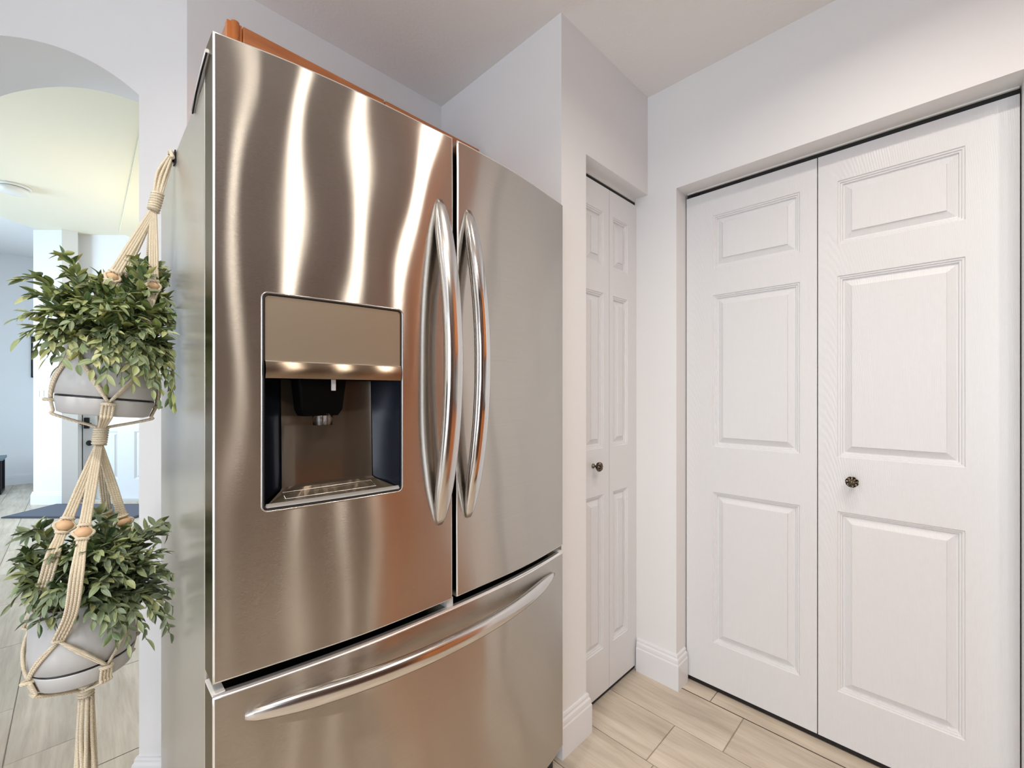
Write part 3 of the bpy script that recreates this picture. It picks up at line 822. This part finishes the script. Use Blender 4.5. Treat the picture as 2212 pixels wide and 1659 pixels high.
def make_plant(name, label, base, tilt, sprigs, mat, seed, low):
    rnd = random.Random(seed)
    root = thing(name, label, 'plant', base)
    T = Matrix.Rotation(tilt, 4, D3)
    b = MB(); b.lathe(pot_profile(), 48, T, cap=False); pt = b.build('pot', M['pot'], root)
    b = MB(); b.lathe([(.0722,.0322),(.0748,.0328),(.0748,.0360),(.0722,.0366)], 48, T, cap=False); b.build('saucer_seam', M['blackplastic'], pt, label='dark seam above the saucer')
    b = MB(); b.lathe([(.0001,.1375),(.066,.1365),(.066,.130)], 28, T, cap=False); b.build('soil', M['soil'], root)
    variants = [leaf_mesh(i, mat) for i in range(6)]
    leaves = []
    B = Vector(base); lim = SIDE_X - base[0]
    for (tx, ty, dy, lift) in sprigs:
        tgt = at_y(tx, ty, base[1]-dy) - B
        if tgt.x > lim-.006: tgt.x = lim-.006-rnd.random()*.012
        h = Vector((tgt.x, tgt.y, 0)); h = h.normalized() if h.length > .01 else Vector((0,-1,0))
        p0 = T @ Vector((h.x*rnd.uniform(.02,.055)+rnd.uniform(-.012,.012), h.y*rnd.uniform(.02,.055)+rnd.uniform(-.012,.012), .137))
        p1 = p0*.45 + tgt*.55; p1.z = max(p0.z, tgt.z) + lift
        if p1.x > lim-.004: p1.x = lim-.004
        ln_ = (p1-p0).length*.5 + (tgt-p1).length*.5 + (tgt-p0).length*.5
        nleaf = max(7, int(ln_/.0112)); pts = []
        for k in range(nleaf+1):
            t = k/nleaf
            p = p0*(1-t)**2 + p1*2*t*(1-t) + tgt*t*t + Vector((rnd.gauss(0,.0015), rnd.gauss(0,.0015), rnd.gauss(0,.0015)))*(t > 0)
            rr = math.hypot(p.x, p.y)
            if p.z < .150 and rr < .090 and t > .15: p.x *= .090/rr; p.y *= .090/rr
            if p.x > lim: p.x = lim
            pts.append(p)
        sb = MB(); sb.tube(pts, .0012, 5, rad=[.0016-.0011*q/len(pts) for q in range(len(pts))]); sb.build('stem', M['stem'], root)
        st = ln_/nleaf
        for k in range(2, nleaf+1):
            t = (pts[k]-pts[k-1]).normalized()
            sd = t.cross(U3); sd = sd.normalized() if sd.length > .25 else R3
            nrm = sd.cross(t).normalized()
            tw = rnd.uniform(-.8, .8)
            sd, nrm = sd*math.cos(tw)+nrm*math.sin(tw), nrm*math.cos(tw)-sd*math.sin(tw)
            for sgn in ((1, -1) if k < nleaf else (0,)):
                ang = rnd.uniform(.40, .85)
                ld = (t*math.cos(ang) + sd*sgn*math.sin(ang) + nrm*rnd.uniform(-.15,.45) - U3*.10).normalized()
                ln = nrm + U3*.35 + Vector((rnd.gauss(0,.3), rnd.gauss(0,.3)-.25, rnd.gauss(0,.25))); ln = (ln - ld*ln.dot(ld)).normalized()
                sc = rnd.uniform(.78, 1.15)*(1.0 if k < nleaf-2 else .82)
                q = pts[k] - t*rnd.uniform(0,.5)*st
                if (q + ld*.031*sc).x > lim:
                    ld.x = min(0, (lim-q.x)/.031); ld.normalize(); ln = (ln - ld*ln.dot(ld)).normalized()
                ly = ln.cross(ld)
                Mx = Matrix((ld, ly, ln)).transposed().to_4x4()
                leaves.append((q, Mx, sc, rnd.randrange(6), rnd.random()))
    # the leaves that show largest are parts of their own; the rest, at the far side, one mass
    cam_rel = Vector((0,0,HC)) - Vector(base)
    leaves.sort(key=lambda a: (a[0]-cam_rel).length - .35*(a[0].z-.12)*0)
    for q, Mx, sc, vi, tone in leaves[:298]:
        o = bpy.data.objects.new('leaf', variants[vi][0]); COL.objects.link(o); o.parent = root
        o.matrix_local = Matrix.Translation(q) @ Mx @ Matrix.Scale(sc, 4)
    V, F, G, TN = [], [], [], []
    for q, Mx, sc, vi, tone in leaves[298:]:
        X = Matrix.Translation(q) @ Mx @ Matrix.Scale(sc, 4); n0 = len(V)
        for p in variants[vi][1]: V.append(tuple(X @ Vector(p))); TN.append(tone)
        G += variants[vi][3]
        F += [tuple(i+n0 for i in f) for f in variants[vi][2]]
    if V:
        me = bpy.data.meshes.new('foliage'); me.from_pydata(V, [], F); me.polygons.foreach_set('use_smooth', [True]*len(F))
        at = me.attributes.new('margin', 'FLOAT', 'POINT'); at.data.foreach_set('value', G)
        at = me.attributes.new('tone', 'FLOAT', 'POINT'); at.data.foreach_set('value', TN)
        me.materials.append(mat); o = bpy.data.objects.new('foliage', me); COL.objects.link(o); o.parent = root; o['kind'] = 'stuff'
    return root, T

HY = 1.21
UP = at_y(226, 897, HY); LO = at_y(186, 1478, HY); LO.z = HC - .5505
rs = random.Random(5)
# sprigs: where each tip hangs (px, py measured), how far in front of the pot's axis, how much it arches
def fill(n, cx_, cy_, rx, ry, d0, d1, lift):
    out = []
    for k in range(n):
        a = rs.uniform(0, 2*math.pi); r = math.sqrt(rs.random())
        dome = math.sqrt(max(0, 1-r*r))
        out.append((cx_+rx*r*math.cos(a), cy_+ry*r*math.sin(a), d0+(d1-d0)*dome+rs.uniform(-.02,.02), lift*rs.uniform(.5,1.4)))
    return out
sp_up = [(128,548,.05,.01),(140,590,.06,.02),(42,604,.06,.03),(60,640,.08,.03),(34,690,.06,.05),(42,735,.07,.06),(70,712,.09,.05),(100,772,.09,.07),(128,795,.10,.08),(75,760,.06,.07),
         (300,560,.03,.0),(318,590,.05,.0),(345,580,.0,.01),(362,600,-.02,.01),(388,612,.02,.02),(392,650,.06,.03),(398,700,.08,.04),(404,760,.07,.05),(395,800,.06,.06),(398,878,.08,.06),(380,868,.10,.06),(345,862,.11,.06),(372,820,.09,.06),(330,845,.11,.07),
         (300,790,.12,.08),(262,815,.12,.08),(228,836,.12,.08),(200,805,.115,.08),(170,790,.11,.07),(285,830,.12,.08),(250,790,.12,.07),(315,815,.12,.07),(215,790,.12,.07)]
sp_up += fill(30, 225, 690, 165, 85, .0, .125, .03) + fill(14, 340, 700, 55, 90, .02, .12, .03) + fill(12, 330, 610, 50, 45, -.05, .05, .01) + fill(14, 135, 700, 85, 70, .0, .09, .04) + fill(8, 215, 640, 60, 40, -.04, .08, .02)
sp_lo = [(50,1158,.03,.02),(75,1150,.05,.02),(36,1225,.04,.04),(45,1260,.06,.05),(28,1300,.06,.06),(52,1325,.07,.06),(85,1340,.08,.07),(70,1290,.08,.05),(100,1310,.10,.06),(60,1195,.02,.03),
         (215,1105,.02,.0),(232,1120,.05,.0),(190,1125,-.02,.0),(366,1125,.0,.01),(345,1140,.04,.01),(372,1150,.03,.01),(355,1195,.06,.02),(395,1235,.06,.03),(405,1265,.07,.03),(408,1300,.07,.04),(390,1362,.08,.05),(365,1350,.10,.05),(318,1382,.11,.06),(335,1335,.11,.05),
         (280,1392,.12,.06),(248,1390,.12,.06),(262,1350,.13,.06),(225,1360,.13,.06),(200,1345,.12,.06),(170,1330,.11,.06),(300,1340,.12,.05),(130,1325,.10,.06)]
sp_lo += fill(40, 215, 1240, 165, 95, -.02, .125, .03) + fill(14, 320, 1210, 70, 85, -.03, .09, .02) + fill(10, 235, 1170, 90, 45, -.06, .04, .01)
plantU, TU = make_plant('potted_plant', 'upper hanging pot with pale-edged trailing greenery against the refrigerator side', UP, math.radians(6.5), sp_up, M['leaf_up'], 3, False)
plantL, TL = make_plant('potted_plant.001', 'lower hanging pot with darker green bushy leaves above the cord tassel', LO, math.radians(-2.0), sp_lo, M['leaf_low'], 8, True)
for p in (plantU, plantL): p['group'] = 'pots of greenery in the cord hanger'

# ------------------------------------------------------------------ macrame hanger
HK = Vector((FX0-.002, 1.21, HC+.528))
hang = thing('macrame_hanger', 'cream macrame cord plant hanger with wooden beads holding two pots', 'plant hanger', tuple(HK))
class HB(MB):
    def vert(self, p): return MB.vert(self, (p[0]-HK.x, p[1]-HK.y, p[2]-HK.z))
CR = .0027
def cord(pts, r=CR, n=6, sm=6):
    b = HB(); b.tube(smooth_path(pts, sm), r, n); return b.build('cord', M['rope'], hang)
def wrap(p0, p1, r, turns):
    p0, p1 = Vector(p0), Vector(p1); ax = (p1-p0).normalized(); u = ax.cross(D3).normalized(); v = ax.cross(u)
    b = HB(); n = turns*12
    b.tube([p0 + (p1-p0)*i/n + (u*math.cos(2*math.pi*i/12)+v*math.sin(2*math.pi*i/12))*r for i in range(n+1)], CR*.95, 6)
    b.tube([p0, p1], r, 10)
    b.build('wrap', M['rope'], hang)
def ring_knot(p, axis, r, rr=CR):
    b = HB(); ax = Vector(axis).normalized(); u = ax.cross(D3).normalized(); v = ax.cross(u)
    pts = [Vector(p) + (u*math.cos(a)*r + v*math.sin(a)*r*.6) for a in [2*math.pi*i/14 for i in range(15)]]
    b.tube(pts, rr, 6, cap=False); b.build('knot', M['rope'], hang)
def bead(p, axis, w, h):
    ax = Vector(axis).normalized(); q = ax.to_track_quat('Z', 'Y').to_matrix().to_4x4()
    b = HB(); n = 10
    b.lathe([(max(.0005, w*math.sin(math.pi*i/n)), -h*math.cos(math.pi*i/n)) for i in range(n+1)], 18, Matrix.Translation(p) @ q, cap=False)
    b.build('bead', M['bead'], hang)
# top loop over the hook
W0 = at_y(341, 418, 1.205); W1 = at_y(331, 455, 1.205)
for k in range(6):
    o = R3*(k-2.5)*.0032; bulge = R3*(k-2.5)*.0035
    cord([HK + o*.5 + D3*.002*(k % 2) + Vector((-.006,0,-.004)), (HK+W0)/2 + bulge + D3*.003*(k % 2) + Vector((-.006,0,0)), W0 + o*.8])
cord([HK+Vector((-.004,-.012,-.012)), HK+Vector((-.007,-.004,.004)), HK+Vector((-.007,.006,.004)), HK+Vector((-.004,.013,-.012))], .0042)
wrap(W0, W1, .0095, 7)

def pot_pt(base, T, az, z, gap=.0035):
    """a point on the pot's outer wall; az measured from the camera side, to the right"""
    prof = pot_profile(); rr = .0765
    for i in range(len(prof)-1):
        if prof[i][1] <= z <= prof[i+1][1] and i < 10: rr = prof[i][0] + (prof[i+1][0]-prof[i][0])*((z-prof[i][1])/max(1e-6, prof[i+1][1]-prof[i][1])); break
    v = (R3*math.sin(az) - D3*math.cos(az))*(rr+gap)
    return base + (T @ Vector((v.x, v.y, z)))
def sling(base, T, az0, top, beads, gather, kz=.105, lz=.030, bw=.0098, bh=.0122):
    """four arms from the wrap to the pot wall, a netted cradle, four bands back to the gather point"""
    for k in range(4):
        az = az0 + k*math.pi/2
        kn = pot_pt(base, T, az, kz, .006)
        bp = beads[k][0]; via = beads[k][1:]
        axis = (Vector(bp)-Vector(top)).normalized(); side = axis.cross(D3).normalized()
        ch = [Vector(p) for p in via] + [kn]
        for c in range(4):
            o = (c-1.5)*.0047
            wide = 1.0 if abs(c-1.5) > 1 else .35
            mid = Vector(bp) + side*(math.copysign(bh+.0022, c-1.5) if abs(c-1.5) > 1 else o*.6) - D3*.0
            pts = [Vector(top) + side*o*.55, Vector(top).lerp(bp, .5) + side*o*.8, Vector(bp) - axis*.015 + side*o*.9, mid, Vector(bp) + axis*.016 + side*o*.75]
            pts += [p + side*o for p in ch]
            cord(pts)
        bead(bp, side, bw, bh)
        ring_knot(Vector(bp) - axis*(bw+.003), axis, .0085); ring_knot(Vector(bp) + axis*(bw+.003), axis, .0080)
        ring_knot(kn, (kn-Vector(bp)), .0075)
        for sgn in (1, -1):
            for c in (0, 1):
                oz = c*.0062
                pts = [pot_pt(base, T, az+sgn*(math.pi/4)*t, kz-.002+(lz-kz+.002)*t + oz*math.sin(math.pi*min(1,max(0,t))) , .0038+.0012*c) for t in (0, .2, .4, .6, .8, 1.0)]
                cord(pts, sm=2)
    for k in range(4):
        az = az0 + math.pi/4 + k*math.pi/2
        lk = pot_pt(base, T, az, lz-.002, .005); side = (R3*math.cos(az) + D3*math.sin(az))
        ring_knot(lk, T @ Vector((0,0,1)), .0085, .0034)
        for c in range(4):
            o = side*(c-1.5)*.005
            cord([lk + o, pot_pt(base, T, az, .004, .004) + o, pot_pt(base, T, az, -.004, -.006) + o*.9, Vector(gather) + o*.5 + (lk-Vector(gather))*.12*0], sm=5)
GU = at_y(219, 925, HY); GU1 = at_y(214, 960, HY)
bd = lambda px, py, y: at_y(px, py, y)
sling(UP, TU, -math.pi/4, W1, [[bd(243, 598, 1.165), at_y(205, 660, 1.185), at_y(178,715,1.165)], [bd(332, 618, 1.165), at_y(316, 690, 1.15)], [bd(322, 628, 1.25)], [bd(262, 596, 1.25)]], GU, .122, .026, .0078, .0095)
wrap(GU, GU1, .0100, 7)
GL = at_y(186, 1490, HY-.005)
sling(LO, TL, math.radians(-24), GU1, [[bd(180, 1150, 1.115), at_y(166, 1240, 1.072), at_y(153, 1325, 1.085)], [bd(268, 1127, 1.22), at_y(284, 1200, 1.23)], [bd(232, 1117, 1.26)], [bd(140, 1135, 1.15), at_y(114, 1200, 1.11), at_y(97, 1260, 1.13)]], GL)
wrap(GL + U3*.012, GL - U3*.012, .0105, 4)
for k in range(9):
    a = 2*math.pi*k/9; o = R3*math.cos(a)*.009 + D3*math.sin(a)*.009
    q = GL + o - U3*.012; zend = .30 + .05*rs.random()
    cord([q, GL + o*1.25 - U3*.09 + R3*rs.uniform(-.002,.002), GL + o*1.5 - U3*.2 + R3*rs.uniform(-.004,.004), Vector((GL.x+o.x*1.9, GL.y+o.y*1.9, zend))], .0034)

# hook on the refrigerator side
b = MB(); b.box((FX0-.003, 1.198, HC+.508), (FX0-.0005, 1.222, HC+.536)); b.tube(smooth_path([(FX0-.002,1.21,HC+.516),(FX0-.010,1.21,HC+.513),(FX0-.013,1.21,HC+.519),(FX0-.012,1.21,HC+.526)],4), .002, 6)
hk = b.build('hook', M['blackmetal']); tag(hk, 'small black hook on the refrigerator side that carries the plant hanger', 'hook')

# ------------------------------------------------------------------ beyond the arch
mat = MB()
m0, m1 = HC*938/(1089-850), HC*938/(1120-850)
xl = (2-1106)*m1/938; xr = (292-1106)*m1/938
fbox(mat, xl, xr, m1, min(m0, D1-.02), 0, .012)
mr_ = mat.build('doormat', simple('mat_fibre', (0.055, 0.06, 0.08), .9, var=.4, vscale=300)); tag(mr_, 'dark grey ribbed doormat on the tile floor before the front door', 'mat')
b = MB(); n = 26
for i in range(n):
    t = m1+.03+(min(m0, D1-.02)-m1-.06)*i/n
    fbox(b, xl+.03, xr-.03, t, t+.010, .012, .0155)
b.build('ribbing', simple('mat_rib', (0.15, 0.16, 0.20), .9), mr_, kind='stuff')

bn = thing('bench', 'low bench with slate top and black metal frame by the far wall', 'bench', (-.86, 7.96, 0))
b = MB(); b.box((-.6,-.2,.395), (.245,.2,.425)); b.build('bench_top', M['benchtop'], bn, bevel=.004)
for x in (-.57, .215):
    b = MB(); b.box((x-.015,-.19,0),(x+.015,-.16,.395)); b.box((x-.015,.16,0),(x+.015,.19,.395)); b.box((x-.015,-.16,0),(x+.015,.16,.03)); b.build('leg', M['blackmetal'], bn)

# four-gang switch plate on the entry wall
sx = (98-1106)*D1/938
sw = thing('light_switch', 'white four-gang light switch plate on the wall left of the front door', 'light switch', fr(sx, D1, HC-.0), (0,0,-math.pi/4))
b = MB(); b.box((-.10,-.006,-.058),(.10,0,.058)); b.build('cover_plate', M['white_plastic'], sw, bevel=.002)
for k in range(4):
    b = MB(); b.box((-.0865+k*.046,-.011,-.033),(-.0535+k*.046,-.004,.033)); b.build('rocker', M['white_plastic'], sw, bevel=.002)

dp = at_d(30, 402, 1.736*938/448)
sm = thing('smoke_detector', 'round white smoke detector on the ceiling beyond the arch', 'smoke detector', (dp.x, dp.y, FCEIL))
b = MB(); b.lathe([(.0001,0),(.105,0),(.105,-.014),(.098,-.018),(.0001,-.018)], 36, None, cap=False); b.build('base', M['white_plastic'], sm)
b = MB(); b.lathe([(.088,-.016),(.088,-.022)], 36, None, cap=False); b.build('vent_slot', M['blackplastic'], sm)
b = MB(); b.lathe([(.0001,-.022),(.092,-.022),(.090,-.052),(.065,-.064),(.0001,-.066)], 36, None, cap=False); b.build('cover', M['white_plastic'], sm)

pf = thing('picture_frame', 'thin dark picture frame on the far wall, mostly hidden behind the entry wall corner', 'picture frame', (-.30, 8.498, HC+.48))
b = MB(); b.box((-.133,-.022,-.27),(-.118,0,.27)); b.box((.118,-.022,-.27),(.133,0,.27)); b.box((-.118,-.022,-.27),(.118,0,-.255)); b.box((-.118,-.022,.255),(.118,0,.27)); b.build('frame', M['blackmetal'], pf)
b = MB(); b.box((-.118,-.008,-.255),(.118,0,.255)); b.build('print', M['white_plastic'], pf)

# ------------------------------------------------------------------ kitchen side, seen in the steel
def base_cab(x0, x1, y0, y1, label, face):
    t = thing('base_cabinet', label, 'cabinet', ((x0+x1)/2, (y0+y1)/2, 0), None, 'cherry base cabinets')
    cx_, cy_ = (x0+x1)/2, (y0+y1)/2
    b = MB(); b.box((x0-cx_, y0-cy_, .10), (x1-cx_, y1-cy_, .88)); b.build('carcass', M['cherry_v'], t)
    b = MB(); b.box((x0-cx_+.04, y0-cy_+.04, 0), (x1-cx_-.04, y1-cy_-.04, .10)); b.build('plinth', M['black'], t)
    for k in range(2):
        b = MB()
        if face == 'x':
            w = (y1-y0)/2; b.box((x0-cx_-.02, y0-cy_+w*k+.004, .13), (x0-cx_, y0-cy_+w*(k+1)-.004, .86))
        else:
            w = (x1-x0)/2; b.box((x0-cx_+w*k+.004, y1-cy_, .13), (x0-cx_+w*(k+1)-.004, y1-cy_+.02, .86))
        b.build('door', M['cherry_v'], t, bevel=.004)
    return t
def upper_cab(x0, x1, y0, y1, z0, z1, label, face):
    t = thing('upper_cabinet', label, 'cabinet', ((x0+x1)/2, (y0+y1)/2, z0), None, 'cherry upper cabinets')
    cx_, cy_ = (x0+x1)/2, (y0+y1)/2
    b = MB(); b.box((x0-cx_, y0-cy_, 0), (x1-cx_, y1-cy_, z1-z0)); b.build('carcass', M['cherry_v'], t)
    for k in range(2):
        b = MB()
        if face == 'x':
            w = (y1-y0)/2; b.box((x0-cx_-.02, y0-cy_+w*k+.004, .01), (x0-cx_, y0-cy_+w*(k+1)-.004, z1-z0-.01))
        else:
            w = (x1-x0)/2; b.box((x0-cx_+w*k+.004, y1-cy_, .01), (x0-cx_+w*(k+1)-.004, y1-cy_+.02, z1-z0-.01))
        b.build('door', M['cherry_v'], t, bevel=.004)
    return t
base_cab(1.06, RIGHT-.002, -1.08, -.46, 'cherry base cabinet on the closet side, mirrored at the right of the left steel door', 'x')
base_cab(1.06, RIGHT-.002, -1.698, -1.08, 'cherry base cabinet in the corner, behind the camera', 'x')
for x0_ in (-.85, .05):
    t = thing('added_tall_cabinet', 'added tall cherry cabinet, darkened for the steel to reflect, on the rear wall, behind the camera' + (', nearer the glass door' if x0_ < 0 else ', nearer the corner'), 'cabinet', (x0_+.45, -1.40, 0), None, 'added tall dark cabinets')  # full-height units added to darken what the steel mirrors
    b = MB(); b.box((-.45,-.298,0), (.448,.28,2.40)); b.build('carcass', M['cherry_shaded'], t)
    for q in range(2):
        b = MB(); b.box((-.445+q*.447,.28,.12), (-.003+q*.447,.30,1.40)); b.build('door', M['cherry_shaded'], t, bevel=.004)
        b = MB(); b.box((-.445+q*.447,.28,1.41), (-.003+q*.447,.30,2.38)); b.build('door', M['cherry_shaded'], t, bevel=.004)
upper_cab(1.36, RIGHT-.002, -1.08, -.46, 1.42, 2.2, 'cherry upper cabinet on the closet side, mirrored in the steel', 'x')
upper_cab(1.36, RIGHT-.002, -1.698, -1.08, 1.42, 2.2, 'cherry upper cabinet in the corner, behind the camera', 'x')
b = MB(); b.prism([(1.02,-.44),(RIGHT-.002,-.44),(RIGHT-.002,-1.698),(1.052,-1.698),(1.052,-1.09),(1.02,-1.09)], .882, .92)
tag(b.build('countertop', M['counter'], bevel=.004), 'dark granite countertop on the cherry base cabinets, behind the camera', 'countertop')

for i, (x, y, pwr) in enumerate(CANS):
    where = ['over the hanging plants', 'over the closet door', 'behind the camera, before the tall cabinets', 'behind the camera, between the tall cabinets and the closet', 'by the sliding glass door', 'over the granite countertop', 'before the arch'][i]
    t = thing('recessed_light', 'round white recessed ceiling light ' + where, 'ceiling light', (x, y, CEIL), None, 'recessed lights in the kitchen ceiling')
    b = MB(); b.lathe([(.062,-.001),(.085,-.001),(.085,-.006),(.066,-.006),(.062,-.001)], 28, None, cap=False); b.build('trim_ring', M['white_plastic'], t)
    b = MB(); b.lathe([(.0001,-.002),(.062,-.002)], 28, None, cap=False); b.build('lens', M['lens'], t)
    area('can_lamp', (x, y, CEIL-.012), (x, y, 0), .07, pwr, WARM, spread=math.radians(152))
# warm entry hall light; its pendant is added, hidden by the arch pier
ex, ey, _ = fr(-3.05, 3.9, 0)
t = thing('added_pendant', 'added globe pendant for the warm entry hall light, hidden behind the arch pier', 'pendant light', (ex, ey, FCEIL))
b = MB(); b.tube([(0,0,0),(0,0,-.92)], .006, 8); b.lathe([(.0001,-.02),(.06,-.015),(.065,0),(.0001,0)], 20, None, cap=False); b.build('cord', M['blackmetal'], t)
b = MB(); b.lathe([(.0001,-1.18)]+[(.13*math.sin(math.pi*q/10), -1.05-.13*math.cos(math.pi*q/10)) for q in range(1,10)]+[(.0001,-.92)], 28, None, cap=False); b.build('added_globe', emit_mat('added_globe_glass', (1,.83,.55), 6.0), t)
pl = bpy.data.lights.new('entry_lamp', 'POINT'); pl.energy = 82; pl.color = (1, .79, .44); pl.shadow_soft_size = .16
po = bpy.data.objects.new('entry_lamp', pl); COL.objects.link(po); po.location = (ex, ey, FCEIL-1.05)
